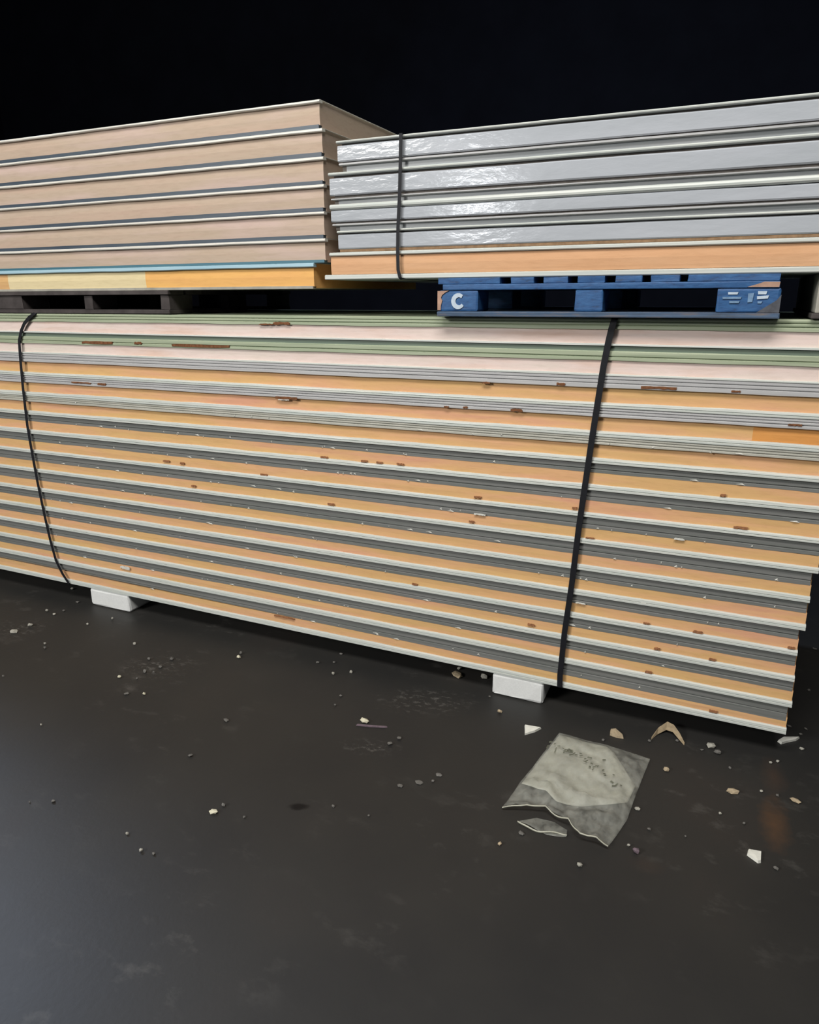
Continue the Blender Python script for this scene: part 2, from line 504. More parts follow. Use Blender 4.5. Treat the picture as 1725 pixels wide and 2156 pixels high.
BITE = [(-1.507, 0.9296, 0.046, 0.0142), (-1.321, 0.9319, 0.037, 0.0138), (-1.252, 0.9293, 0.034, 0.0117), (-1.159, 0.9337, 0.041, 0.0116), (-2.362, 0.8398, 0.052, 0.016), (-2.269, 0.8379, 0.034, 0.0136), (-2.215, 0.7348, 0.034, 0.0138), (-1.816, 0.8244, 0.05, 0.0151), (-0.834, 0.8328, 0.038, 0.0113), (-0.464, 0.8335, 0.022, 0.0125), (0.021, 0.9339, 0.024, 0.0129), (-1.484, 0.7307, 0.042, 0.0147), (-0.856, 0.7318, 0.029, 0.0135), (0.087, 0.8289, 0.057, 0.0147), (-0.401, 0.7266, 0.042, 0.0072), (-1.098, 0.429, 0.032, 0.0148), (-0.602, 0.3406, 0.037, 0.0121), (-0.004, 0.4224, 0.043, 0.0163), (-0.178, 0.4257, 0.029, 0.0093), (-0.133, 0.3355, 0.028, 0.0132), (0.054, 0.331, 0.03, 0.011), (-1.757, 0.1564, 0.144, 0.0364), (0.08, 0.117, 0.036, 0.0172), (0.291, 0.4204, 0.028, 0.0139), (-0.154, 0.2276, 0.033, 0.0136)]
WHITE = [(-1.69, 1.1641, 0.089, 0.0257), (-2.709, 0.2535, 0.102, 0.0372), (-0.195, 0.5089, 0.032, 0.0092), (-0.823, 0.7657, 0.077, 0.0153), (-0.098, 0.7643, 0.058, 0.0137), (-0.418, 0.4663, 0.061, 0.0115)]
for k, (x, z, wd, ht) in enumerate(RUST):
    ht = max(0.007, ht - (0.005 if wd > 0.1 else 0.002))
    t, org, (zt, zf, zl, zb), i = owner(z)
    o = patch('rust_patch', x, z, wd, ht, 0.003, M['rust'], t, org, 300 + k)
    o['label'] = 'brown gouge in the skin'
for k, (x, z, wd, ht) in enumerate(BITE):
    t, org, (zt, zf, zl, zb), i = owner(z)
    z = max(z, zl + 0.001)
    ht, wd = min(ht, 0.012) * 0.8, wd * 0.75
    o = patch('torn_foam', x, z, wd, ht, 0.006, M['bite'], t, org, 400 + k)
    o['label'] = 'brown torn spot of foam'
for k, (x, z, wd, ht) in enumerate(WHITE):
    t, org, (zt, zf, zl, zb), i = owner(z)
    o = patch('film_scrap', x, z, wd * 0.6, ht * 0.45, 0.004, M['fleck'], t, org, 500 + k, 0.003)
    o['label'] = 'whitish scrap stuck to the edge'

# ------------------------------------------------------------------ white foam blocks under the lower stack
def foam_block(x0, x1, label, seed):
    r = random.Random(seed)
    me = bpy.data.meshes.new('foam_block')
    bm = bmesh.new()
    v, f = box_data(x0, x1, 0.004, 0.95, 0.0, rows[-1][3] - 0.0005)
    bv = [bm.verts.new(p) for p in v]
    for q in f:
        bm.faces.new([bv[k] for k in q])
    bmesh.ops.recalc_face_normals(bm, faces=bm.faces)
    bmesh.ops.bevel(bm, geom=[e for e in bm.edges if abs(e.verts[0].co.y - 0.004) < 1e-6 or abs(e.verts[1].co.y - 0.004) < 1e-6], offset=0.013, segments=4, profile=0.5, affect='EDGES')
    bmesh.ops.subdivide_edges(bm, edges=[e for e in bm.edges if e.calc_length() > 0.1], cuts=3)
    for q in bm.verts:
        if 0.005 < q.co.z < 0.085:
            q.co += Vector((r.uniform(-.0015, .0015), r.uniform(-.0015, .0015), 0))
    c = Vector(((x0 + x1) / 2, 0.48, 0))
    for q in bm.verts:
        q.co -= c
    bm.to_mesh(me)
    bm.free()
    o = link('foam_block', me, M['block'])
    o.location = c
    tag(o, label, 'block', 'white blocks under the lower stack')
foam_block(-2.985, -2.715, 'white foam block on the floor under the left strap end of the lower stack', 1)
foam_block(-0.752, -0.540, 'white foam block on the floor under the lower stack, above the plastic bag', 2)

# ------------------------------------------------------------------ black straps
def strap(path, wd, th, label, group, wdir):
    """a flat closed band that follows the path; wdir(p) gives its width direction"""
    n = len(path)
    vs, fs = [], []
    P = [Vector(p) for p in path]
    for i in range(n):
        tg = (P[(i + 1) % n] - P[i - 1]).normalized()
        wv = Vector(wdir)
        wv = (wv - tg * wv.dot(tg)).normalized()
        nn = tg.cross(wv).normalized()
        for a, b in ((-1, -1), (1, -1), (1, 1), (-1, 1)):
            vs.append(P[i] + wv * a * wd / 2 + nn * b * th / 2)
    for i in range(n):
        j = (i + 1) % n
        for k in range(4):
            k2 = (k + 1) % 4
            fs.append((i * 4 + k, i * 4 + k2, j * 4 + k2, j * 4 + k))
    org = P[0]
    o = from_data('strap', vs, fs, M['strap'], None, False, org)
    o.location = org
    return tag(o, label, 'strap', group)
zt0, zb0 = rows[0][0], rows[-1][3]
def loop_path(front, back_x_top, back_x_bot, yf, yb, ztop, zbot):
    pts = [(x, yf, z) for x, z in front]            # top to bottom
    pts += [(front[-1][0] + 0.006, yf + 0.008, zbot - 0.002)]
    pts += [(front[-1][0] + (back_x_bot - front[-1][0]) * k / 4, yf + (yb - yf) * k / 4, zbot - 0.002) for k in range(1, 5)]
    pts += [(back_x_bot + (back_x_top - back_x_bot) * k / 4, yb + 0.004, zbot + (ztop - zbot) * k / 4) for k in range(1, 4)]
    pts += [(back_x_top + (front[0][0] - back_x_top) * k / 5, yb + (yf - yb) * k / 5, ztop + 0.0015) for k in range(0, 5)]
    pts += [(front[0][0], yf + 0.01, ztop + 0.0015)]
    return pts
lf = [(-3.074, 0.296), (-3.11, 0.278), (-3.150, 0.250), (-3.180, 0.215), (-3.205, 0.168), (-3.215, 0.100), (-3.232, -0.06), (-3.245, -0.25), (-3.243, -0.40), (-3.238, -0.55),
      (-3.225, -0.74), (-3.212, -0.87), (-3.194, -0.98), (-3.160, -1.05), (-3.122, -1.103)]
strap(loop_path([(x, z + ZO) for x, z in lf], -3.0, -3.06, -0.006, 1.006, zt0, zb0), 0.017, 0.0014,
      'thin black strap bowed around the far left of the lower stack', 'black plastic straps', (1, 0, 0))
rf = [(-0.372, 0.292), (-0.379, 0.262), (-0.386, 0.220), (-0.396, 0.141), (-0.417, -0.104), (-0.442, -0.438), (-0.454, -0.664), (-0.469, -0.862), (-0.476, -1.048), (-0.474, -1.100)]
strap(loop_path([(x, z + ZO) for x, z in rf], -0.37, -0.47, -0.006, 1.006, zt0, zb0), 0.021, 0.0016,
      'wide black strap slanting down the lower stack below the blue pallet', 'black plastic straps', (1, 0, 0))

# ------------------------------------------------------------------ dark pallet under the left upper stack
ZP0 = rows[0][0] + 0.003       # top of the lower stack and its straps
ZP1 = 0.398 + ZO
def dark_pallet():
    t = thing('pallet', 'dark weathered wooden pallet under the upper left stack', 'pallet', (-3.0, 0.0, ZP0), 'pallets between the stacks')
    org = t.location.copy()
    k = 0
    for x0, x1 in ((-3.75, -3.158), (-2.754, -2.704), (-2.301, -2.256)):
        for y0, y1 in ((0.01, 0.16), (0.42, 0.56), (0.80, 0.95)):
            k += 1
            box('block', x0, x1, y0, y1, ZP0 + 0.0165, ZP1 - 0.0185, M['wood_dark'], t, org, 0.003, 0.002, k)
    for y0, y1 in ((0.004, 0.15), (0.42, 0.56), (0.81, 0.95)):
        box('bottom_board', -3.80, -2.252, y0, y1, ZP0, ZP0 + 0.0165, M['wood_dark'], t, org, 0.002, 0.001, k + int(y0 * 90))
    for q in range(8):
        box('deck_board', -3.82, -2.25, 0.0 + q * 0.122, 0.10 + q * 0.122, ZP1 - 0.0185, ZP1 - 0.0005, M['wood_dark'], t, org, 0.002, 0.001, 50 + q)
dark_pallet()

# ------------------------------------------------------------------ upper left stack
def upper_left():
    # (bottom, foam bottom, foam top, top) relative to ZO; the bottom skin is a recessed dark edge, the top skin a proud lip
    R = [(0.3985, 0.4080, 0.4780, 0.4935), (0.4935, 0.5030, 0.5680, 0.5800), (0.5800, 0.5935, 0.6640, 0.6745), (0.6745, 0.6890, 0.7570, 0.7680),
         (0.7680, 0.7810, 0.8500, 0.8610), (0.8610, 0.8760, 0.9440, 0.9545), (0.9545, 0.9680, 1.0370, 1.0475)]
    xe = [-1.523, -1.468, -1.468, -1.465, -1.463, -1.463, -1.470]
    lab = ['bottom panel of the upper left stack, orange and yellow foam, sky blue top', 'second panel up in the upper left stack, resting on the sky blue skin',
           'third panel up in the upper left stack, beige foam and pale lip', 'fourth panel up in the upper left stack, beige foam with a white lip',
           'fifth panel up in the upper left stack, beige foam and white lip', 'sixth panel up in the upper left stack, beige foam, end cut level with it',
           'topmost panel of the upper left stack, beige foam']
    for i, (b, fb, ft, tp) in enumerate(R):
        b, fb, ft, tp = (v + ZO for v in (b, fb, ft, tp))
        org = (-3.5, 0.5, b)
        s = 3000 + i * 31
        t = thing('sandwich_panel', lab[i], 'panel', org, 'sandwich panels of the upper left stack')
        wv, wl = wave(s, 0.0016, 0.7), wave(s + 1, 0.0012, 0.5)
        x1 = xe[i]
        if i == 0:
            # three lengths of differently coloured foam meet in this panel
            segs = [(-5.6, -3.232, M['foam_tan'], None), (-3.232, -2.372, M['foam_yellow'], 'pale yellow length of foam'), (-2.372, x1, M['foam_orange'], 'orange length of foam')]
        else:
            segs = [(-5.6, x1, M['foam_beige'], None)]
        for a, c, m, lb in segs:
            prof = [(0.010, fb - 0.001, None, None), (0.008, (fb + ft) / 2, None, wave(s + 4, 0.0012)), (0.010, ft + 0.001, None, None), (0.02, ft + 0.001, None, None), (0.02, tp - 0.002, None, None),
                    (1.0, tp - 0.002, None, None), (1.0, b + 0.002, None, None), (0.026, b + 0.002, None, None), (0.026, fb - 0.001, None, None)]
            o = extrude('foam_core', prof, a, c, m, t, org, 0.035)
            if lb:
                o['label'] = lb
        bm_ = M['wood_grey'] if i == 0 else (M['skin_teal'] if i == 1 else M['skin_blue'])
        prof = [(0.006, b, None, None), (0.006, fb, wl, None), (0.0255, fb, None, None), (0.0255, b + 0.002, None, None), (1.0, b + 0.002, None, None), (1.0, b, None, None)]
        o = extrude('bottom_skin', prof, -5.6, x1 - 0.004, bm_, t, org, 0.035)
        o['label'] = 'dark recessed skin along the bottom edge' if i else 'greyish skin along the bottom edge'
        yl = -0.003
        prof = [(yl + 0.002, ft, wv, None), (yl - 0.001, ft + 0.003, wv, None), (yl - 0.001, tp - 0.003, wl, None), (yl + 0.004, tp - 0.0005, None, None), (1.0, tp - 0.0005, None, None),
                (1.0, tp - 0.002, None, None), (0.0195, tp - 0.002, None, None), (0.0195, ft, None, None)]
        o = extrude('top_skin', prof, -5.6, x1 + 0.008, M['lip_sky'] if i == 0 else M['lip_cream'], t, org, 0.035)
        o['label'] = 'sky blue top skin' if i == 0 else 'pale lip along the top edge'
upper_left()

# ------------------------------------------------------------------ blue pallet
def blue_pallet():
    z0, z1 = ZP0, 0.4285 + ZO
    zs = 0.408 + ZO        # underside of the deck boards
    zr = 0.388 + ZO        # underside of the stringer boards
    zb = z0 + 0.017        # top of the bottom boards
    yF = -0.045
    t = thing('pallet', 'worn blue wooden pallet with white marks under the upper right stack', 'pallet', (-0.44, yF, z0), 'pallets between the stacks')
    org = t.location.copy()
    decks = [(-0.985, -0.758), (-0.719, -0.639), (-0.607, -0.526), (-0.494, -0.407), (-0.373, -0.291), (-0.265, -0.179), (-0.155, 0.100)]
    for k, (a, b) in enumerate(decks):
        box('deck_board', a, b, yF + 0.006, yF + 1.0, zs + 0.0005, z1, M['blue'], t, org, 0.002, 0.001, k)
    for k, y in enumerate((yF, yF + 0.43, yF + 0.86)):
        sb = box('stringer_board', -0.965, 0.102, y, y + 0.14, zr + 0.0005, zs, M['blue'], t, org, 0.003, 0.001, 10 + k)
        if k == 0:
            pp = [(0.014, zr + 0.003), (0.100, zr + 0.002), (0.1015, zs - 0.003), (0.060, zs - 0.002), (0.040, zr + 0.011)]
            vs = [(px, y - 0.0008, pz) for px, pz in pp] + [(px, y + 0.004, pz) for px, pz in pp]
            fs = [(0, 1, 2, 3, 4), (9, 8, 7, 6, 5)] + [(j, (j + 1) % 5, 5 + (j + 1) % 5, 5 + j) for j in range(5)]
            from_data('bare_wood', vs, fs, M['wood_raw'], sb, False, org)
        bb = box('bottom_board', -0.985, 0.112, y - 0.004 if k == 0 else y, y + 0.14, z0, zb, M['blue_worn'], t, org, 0.004, 0.001, 20 + k)
        bb['label'] = 'scuffed bluish grey bottom board'
        for q, (a, b) in enumerate(((-0.983, -0.834), (-0.499, -0.407), (-0.067, 0.108))):
            blk = box('block', a, b, y + 0.002, y + 0.13, zb + 0.0003, zr, M['blue'], t, org, 0.007, 0.0015, 30 + 3 * k + q)
            if k == 0:
                def mark(name, pts, lab=None, mt=None):
                    n = len(pts)
                    yy = y - 0.0008
                    vs = [(px, yy, pz) for px, pz in pts] + [(px, yy + 0.0035, pz) for px, pz in pts]
                    fs = [tuple(range(n)), tuple(range(2 * n - 1, n - 1, -1))] + [(j, (j + 1) % n, n + (j + 1) % n, n + j) for j in range(n)]
                    o = from_data(name, vs, fs, mt or M['paint_white'], blk, False, org)
                    if lab:
                        o['label'] = lab
                def rect(x0, x1, za, zc, sk=0.0):
                    return [(x0, za), (x1, za + sk), (x1 + 0.002, zc + sk), (x0 - 0.001, zc)]
                if q == 0:
                    blk['label'] = 'end block with a bare wooden corner and a white painted letter C'
                    cx, cz = -0.906, (zb + zr) / 2 - 0.001
                    outer, inner = [], []
                    for j in range(19):
                        a_ = math.radians(48 + (322 - 48) * j / 18)
                        outer.append((cx + 0.026 * math.cos(a_), cz + 0.027 * math.sin(a_)))
                        inner.append((cx + 0.013 * math.cos(a_) + 0.003, cz + 0.0135 * math.sin(a_)))
                    # built as a strip of quads
                    n = len(outer)
                    yy = y - 0.0008
                    vs, fs = [], []
                    for (ox, oz), (ix, iz) in zip(outer, inner):
                        vs += [(ox, yy, oz), (ix, yy, iz), (ox, yy + 0.0035, oz), (ix, yy + 0.0035, iz)]
                    for j in range(n - 1):
                        b0, b1 = j * 4, j * 4 + 4
                        fs += [(b0, b0 + 1, b1 + 1, b1), (b0 + 2, b1 + 2, b1 + 3, b0 + 3), (b0, b1, b1 + 2, b0 + 2), (b0 + 1, b0 + 3, b1 + 3, b1 + 1)]
                    fs += [(0, 2, 3, 1), (4 * n - 4, 4 * n - 3, 4 * n - 1, 4 * n - 2)]
                    o = from_data('letter_c', vs, fs, M['paint_white'], blk, False, org)
                    o['label'] = 'white painted letter C'
                    # bare wood along the chipped corner
                    pts = [(a - 0.001, zb + 0.004), (a + 0.011, zb + 0.004), (a + 0.012, zb + 0.020), (a + 0.017, zb + 0.036), (a + 0.012, zb + 0.046), (a + 0.016, zr - 0.016), (a + 0.030, zr - 0.006), (a + 0.042, zr - 0.001), (a - 0.001, zr - 0.002)]
                    m_ = len(pts)
                    vs = [(px, yy + 0.0002, pz) for px, pz in pts] + [(px, yy + 0.0055, pz) for px, pz in pts]
                    fs = [tuple(range(m_)), tuple(range(2 * m_ - 1, m_ - 1, -1))] + [(j, (j + 1) % m_, m_ + (j + 1) % m_, m_ + j) for j in range(m_)]
                    o = from_data('bare_wood', vs, fs, M['wood_raw'], blk, False, org)
                if q == 2:
                    wpts = [(b - 0.060, zb + 0.001), (b + 0.001, zb + 0.001), (b + 0.001, zb + 0.052), (b - 0.010, zb + 0.036), (b - 0.030, zb + 0.022)]
                    mark('worn_corner', wpts, 'dirty grey worn corner', M['wood_stain'])
                    blk['label'] = 'end block with faded white stencil marks'
                    zc = zb + 0.042
                    for ni, nm in enumerate((rect(-0.036, -0.010, zc + 0.011, zc + 0.018), rect(-0.050, 0.000, zc - 0.002, zc + 0.004), rect(-0.030, -0.004, zc - 0.014, zc - 0.008),
                               rect(0.020, 0.033, zc - 0.012, zc + 0.014, 0.001), rect(0.046, 0.068, zc + 0.011, zc + 0.020), rect(0.045, 0.074, zc - 0.003, zc + 0.006, 0.002), rect(0.048, 0.058, zc - 0.015, zc - 0.009))):
                        mark('stencil_mark', nm, None, M['paint_faint'] if ni in (1, 2, 3, 6) else M['paint_white'])
blue_pallet()

# grey timber carrying the far right of the upper right stack
t = box('timber_block', 0.205, 0.42, -0.01, 0.85, ZP0 + 0.016, 0.4285 + ZO, M['wood_grey'], None, (0.3, 0.4, ZP0), 0.004)
t.location = (0.3, 0.4, ZP0)
root = thing('timber_support', 'grey timber support at the right edge, right of the blue pallet', 'timber', (0.3, 0.4, ZP0))
t.parent = root
t.location = (0, 0, 0)
t.name = 'beam'
o = box('foot_board', 0.197, 0.43, -0.014, 0.86, ZP0, ZP0 + 0.0155, M['wood_dark'], root, (0.3, 0.4, ZP0), 0.003)
o['label'] = 'darker board under the beam'

# ------------------------------------------------------------------ upper right stack
def upper_right():
    Y = -0.03
    XR = 0.62
    z = lambda v: v + ZO
    # bottom, lip top, face bottom, face top, upper lip bottom, upper lip top, left end of the face
    R = [(0.4295, 0.4470, 0.4610, 0.5050, 0.5130, 0.5265, -1.424), (0.5265, 0.5290, 0.5370, 0.5880, 0.5920, 0.6010, -1.388),
         (0.6010, 0.6250, 0.6310, 0.6700, 0.6720, 0.6920, -1.415), (0.6920, 0.7120, 0.7210, 0.7790, 0.7870, 0.7990, -1.417),
         (0.7990, 0.8270, 0.8310, 0.8830, 0.8900, 0.9000, -1.380)]
    lab = ['bottom panel of the upper right stack, bare tan foam edge on the blue pallet', 'second panel up in the upper right stack, grey film edge above the tan one',
           'third panel up in the upper right stack, grey film with the brightest glint', 'fourth panel up in the upper right stack, grey film with a glint, jutting left',
           'topmost panel of the upper right stack, grey film edge']
    for i, (b, lt, fb, ft, ub, tp, xl) in enumerate(R):
        b, lt, fb, ft, ub, tp = map(z, (b, lt, fb, ft, ub, tp))
        s = 5000 + i * 37
        org = (-0.4, 0.47, b)
        t = thing('sandwich_panel', lab[i], 'panel', org, 'sandwich panels of the upper right stack')
        wv, wl = wave(s, 0.0014, 0.6), wave(s + 1, 0.0010, 0.4)
        ins = 0.014
        # core
        prof = [(Y + ins, b + 0.0025, None, None), (Y + ins, tp - 0.0025, None, None), (0.97, tp - 0.0025, None, None), (0.97, b + 0.0025, None, None)]
        if i == 0:
            prof = [(Y + 0.006, lt + 0.001, None, None), (Y + 0.004, fb, None, None), (Y + 0.0025, (fb + ft) / 2, None, wave(s + 2, 0.0012)), (Y + 0.005, ft, wl, None), (Y + 0.006, ub - 0.0005, None, None),
                    (Y + 0.02, ub - 0.0005, None, None), (Y + 0.02, tp - 0.0025, None, None), (0.97, tp - 0.0025, None, None), (0.97, b + 0.0025, None, None), (Y + 0.02, b + 0.0025, None, None), (Y + 0.02, lt + 0.001, None, None)]
            extrude('foam_core', prof, xl, XR, M['foam_wood'], t, org, 0.035)
        else:
            extrude('foam_core', prof, xl + 0.012, XR - 0.006, M['core_edge'], t, org, 0.2)
            # grey film stretched over the edge between the two skins
            prof = [(Y + 0.004, fb, wl, None), (Y + 0.0005, fb + 0.004, wl, None), (Y + 0.0005, ft - 0.004, wv, None), (Y + 0.004, ft, wv, None),
                    (Y + ins - 0.0005, ft, None, None), (Y + ins - 0.0005, fb, None, None)]
            o = extrude('edge_film', prof, xl, XR, M['film'], t, org, 0.03)
            o['label'] = 'glossy grey film over the panel edge'
        # bottom skin
        if i == 1:
            prof = [(Y + 0.004, b + 0.0005, None, None), (Y + 0.004, fb - 0.001, wl, None), (Y + ins - 0.0005, fb - 0.001, None, None), (Y + ins - 0.0005, b + 0.0020, None, None), (0.97, b + 0.0020, None, None), (0.97, b + 0.0005, None, None)]
            o = extrude('bottom_skin', prof, xl + 0.004, XR - 0.003, M['dull_brown'], t, org, 0.03)
            o['label'] = 'brownish bottom edge'
        elif i == 0:
            prof = [(Y - 0.002, b, None, None), (Y - 0.005, b + 0.003, None, None), (Y - 0.005, lt - 0.003, wl, None), (Y, lt, wl, None), (Y + 0.0195, lt, None, None), (Y + 0.0195, b + 0.002, None, None), (0.97, b + 0.002, None, None), (0.97, b, None, None)]
            o = extrude('bottom_skin', prof, -1.448, XR - 0.003, M['lip_white'], t, org, 0.03)
            o['label'] = 'bright pale lip along the bottom edge'
        else:
            zd = b + (lt - b) * 0.68
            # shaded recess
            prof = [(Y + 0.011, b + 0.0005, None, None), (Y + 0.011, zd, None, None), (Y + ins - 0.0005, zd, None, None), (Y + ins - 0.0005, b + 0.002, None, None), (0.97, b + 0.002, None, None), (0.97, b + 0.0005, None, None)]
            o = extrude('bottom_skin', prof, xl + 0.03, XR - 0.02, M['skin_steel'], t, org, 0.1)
            o['label'] = 'dark recessed skin along the bottom edge'
            prof = [(Y + 0.002, zd + 0.0003, wl, None), (Y - 0.003, zd + 0.002, wl, None), (Y - 0.003, lt - 0.002, wl, None), (Y + 0.003, lt, wl, None), (Y + ins - 0.0005, lt, None, None), (Y + ins - 0.0005, zd + 0.0003, None, None)]
            o = extrude('lower_lip', prof, xl + 0.006, XR - 0.003, M['skin_grey'], t, org, 0.03)
        # top skin with a rolled lip
        if i == 0:
            prof = [(Y, ub, wl, None), (Y - 0.004, ub + 0.003, wl, None), (Y - 0.004, tp - 0.004, None, None), (Y + 0.002, tp - 0.0005, None, None), (0.97, tp - 0.0005, None, None), (0.97, tp - 0.0020, None, None), (Y + 0.0195, tp - 0.0020, None, None), (Y + 0.0195, ub, None, None)]
            m = M['lip_white']
        else:
            h = tp - ub
            prof = [(Y + 0.001, ub, wl, None), (Y - 0.005, ub + 0.25 * h, wl, None), (Y - 0.006, ub + 0.55 * h, wl, None), (Y - 0.003, ub + 0.85 * h, wl, None), (Y + 0.003, tp - 0.0005, None, None), (0.97, tp - 0.0005, None, None), (0.97, tp - 0.0020, None, None), (Y + ins - 0.0005, tp - 0.0020, None, None), (Y + ins - 0.0005, ub, None, None)]
            m = M['lip_white']
        o = extrude('top_skin', prof, xl - 0.002, XR, m, t, org, 0.03)
        o['label'] = 'pale rolled lip along the top edge'
upper_right()
zt_r, zb_r = 0.9000 + ZO, 0.4295 + ZO
front = [(-1.124, zt_r + 0.001), (-1.126, 0.82 + ZO), (-1.131, 0.70 + ZO), (-1.138, 0.60 + ZO), (-1.140, 0.52 + ZO), (-1.139, 0.46 + ZO), (-1.132, 0.435 + ZO), (-1.126, zb_r - 0.001)]
strap(loop_path(front, -1.12, -1.12, -0.042, 0.978, zt_r, zb_r), 0.0125, 0.0015,
      'narrow black strap straight down the upper right stack', 'black plastic straps', (1, 0, 0))

# raw wood chip inside the blue pallet
def ragged(name, pts, h, mat, label, cat, seed, group=None, tilt=0.0, z0=0.0005):
    r = random.Random(seed)
    cx = sum(p[0] for p in pts) / len(pts)
    cy = sum(p[1] for p in pts) / len(pts)
    n = len(pts)
    vs = [(x - cx, y - cy, 0.0) for x, y in pts]
    vs += [((x - cx) * 0.92, (y - cy) * 0.92, h * r.uniform(0.75, 1.1) + tilt * (x - cx)) for x, y in pts]
    vs += [(0, 0, h * 1.1), (0, 0, 0)]
    fs = [(k, (k + 1) % n, n + (k + 1) % n, n + k) for k in range(n)]
    fs += [(n + k, n + (k + 1) % n, 2 * n) for k in range(n)] + [((k + 1) % n, k, 2 * n + 1) for k in range(n)]
    o = from_data(name, vs, fs, mat)
    o.location = (cx, cy, z0)
    return tag(o, label, cat, group)

# ------------------------------------------------------------------ plastic bag on the floor
def grid_sheet(name, corners, nx, ny, mat, parent, org, zf, thick=0.0004):
    """sheet between a left and a right polyline (near to far), surface height zf(u, v, x, y)"""
    def along(poly, v):
        L = [0.0]
        for a, b in zip(poly, poly[1:]):
            L.append(L[-1] + math.dist(a, b))
        d = v * L[-1]
        for k in range(len(poly) - 1):
            if d <= L[k + 1] + 1e-9:
                f = (d - L[k]) / max(1e-9, L[k + 1] - L[k])
                return tuple(poly[k][q] + f * (poly[k + 1][q] - poly[k][q]) for q in (0, 1))
        return poly[-1]
    left, right, near, far = corners
    vs, fs = [], []
    for j in range(ny + 1):
        v = j / ny
        for i in range(nx + 1):
            u = i / nx
            l, r_, n_, f_ = along(left, v), along(right, v), along(near, u), along(far, u)
            p = [(1 - u) * l[q] + u * r_[q] + (1 - v) * n_[q] + v * f_[q]
                 - ((1 - u) * (1 - v) * left[0][q] + u * (1 - v) * right[0][q] + (1 - u) * v * left[-1][q] + u * v * right[-1][q]) for q in (0, 1)]
            vs.append((p[0], p[1], zf(u, v, p[0], p[1])))
    W = nx + 1
    for j in range(ny):
        for i in range(nx):
            fs.append((j * W + i, j * W + i + 1, (j + 1) * W + i + 1, (j + 1) * W + i))
    o = from_data(name, vs, fs, mat, parent, True, org)
    so = o.modifiers.new('thickness', 'SOLIDIFY')
    so.thickness = thick
    so.offset = 1
    return o
from mathutils import noise as mnoise
def plastic_bag():
    org = Vector((-0.30, -0.43, 0.0))
    t = thing('plastic_bag', 'crumpled clear plastic bag holding a grimy pale sheet, lying on the floor', 'bag', org)
    left = [(-0.510, -0.648), (-0.490, -0.498), (-0.434, -0.166)]
    right = [(-0.173, -0.685), (-0.138, -0.541), (-0.124, -0.369), (-0.106, -0.196)]
    near = [(-0.510, -0.648), (-0.380, -0.610), (-0.301, -0.646), (-0.257, -0.688), (-0.173, -0.685)]
    far = [(-0.434, -0.166), (-0.255, -0.174), (-0.106, -0.196)]
    def ridge(x, y, ax, ay, bx, by, wd):
        dx, dy = bx - ax, by - ay
        L = math.hypot(dx, dy)
        tt = max(0, min(1, ((x - ax) * dx + (y - ay) * dy) / (L * L)))
        d = math.hypot(x - ax - tt * dx, y - ay - tt * dy)
        return max(0, 1 - d / wd) ** 1.3
    def base(x, y):
        h = 0.012 + 0.009 * mnoise.noise(Vector((x * 10, y * 10, 3))) + 0.007 * (1 - 2 * abs(mnoise.noise(Vector((x * 19 + y * 6, y * 21, 7))))) + 0.003 * mnoise.noise(Vector((x * 50, y * 44, 1)))
        h += 0.016 * ridge(x, y, -0.487, -0.505, -0.40, -0.515, 0.035)
        h += 0.016 * ridge(x, y, -0.40, -0.515, -0.36, -0.56, 0.035)
        h += 0.018 * ridge(x, y, -0.385, -0.455, -0.28, -0.53, 0.045)
        h += 0.014 * ridge(x, y, -0.28, -0.52, -0.15, -0.50, 0.04)
        h += 0.010 * ridge(x, y, -0.30, -0.60, -0.18, -0.56, 0.03)
        return max(0.004, h)
    def zfilm(u, v, x, y):
        edge = min(u, 1 - u, 1 - v) * 9
        k = min(1, edge)
        h = base(x, y)
        lift = max(0, 1 - v * 14) * 0.012
        return 0.003 + (h + 0.002) * (0.25 + 0.75 * k) + lift * (0.4 + 0.6 * math.sin(u * 9) ** 2)
    grid_sheet('plastic_film', (left, right, near, far), 60, 60, M['clear'], t, org, zfilm)
    # the bright folded mouth edge of the film
    hem = []
    for a, b in zip(near, near[1:]):
        for k in range(7):
            f = k / 7
            hem.append((a[0] + f * (b[0] - a[0]), a[1] + f * (b[1] - a[1])))
    hem.append(near[-1])
    vs, fs = [], []
    for k, (x, y) in enumerate(hem):
        h = zfilm(k / (len(hem) - 1), 0, x, y)
        vs += [(x, y - 0.003, h - 0.002), (x, y - 0.001, h + 0.0015), (x, y + 0.003, h + 0.0005)]
        if k:
            a, b = 3 * k - 3, 3 * k
            fs += [(a, a + 1, b + 1, b), (a + 1, a + 2, b + 2, b + 1), (a + 2, a, b, b + 2)]
    o = from_data('folded_edge', vs, fs, M['hem'], t, True, org)
    o['label'] = 'bright folded mouth of the bag'
    # sheet inside
    pl = [(-0.486, -0.505), (-0.475, -0.430), (-0.431, -0.172)]
    pr = [(-0.148, -0.455), (-0.135, -0.36), (-0.228, -0.205)]
    pn = [(-0.486, -0.505), (-0.40, -0.512), (-0.36, -0.545), (-0.28, -0.54), (-0.20, -0.49), (-0.148, -0.455)]
    pf = [(-0.431, -0.172), (-0.258, -0.178), (-0.228, -0.205)]
    def zpaper(u, v, x, y):
        return max(0.0015, base(x, y) * 0.75 * min(1, 0.3 + 6 * min(u, 1 - u, v, 1 - v)) )
    o = grid_sheet('paper_sheet', (pl, pr, pn, pf), 40, 40, M['paper'], t, org, zpaper)
    o['label'] = 'grimy pale sheet inside the bag'
    # smeared dark print on the sheet: rows of short strokes too blurred to read
    r = random.Random(77)
    vs, fs = [], []
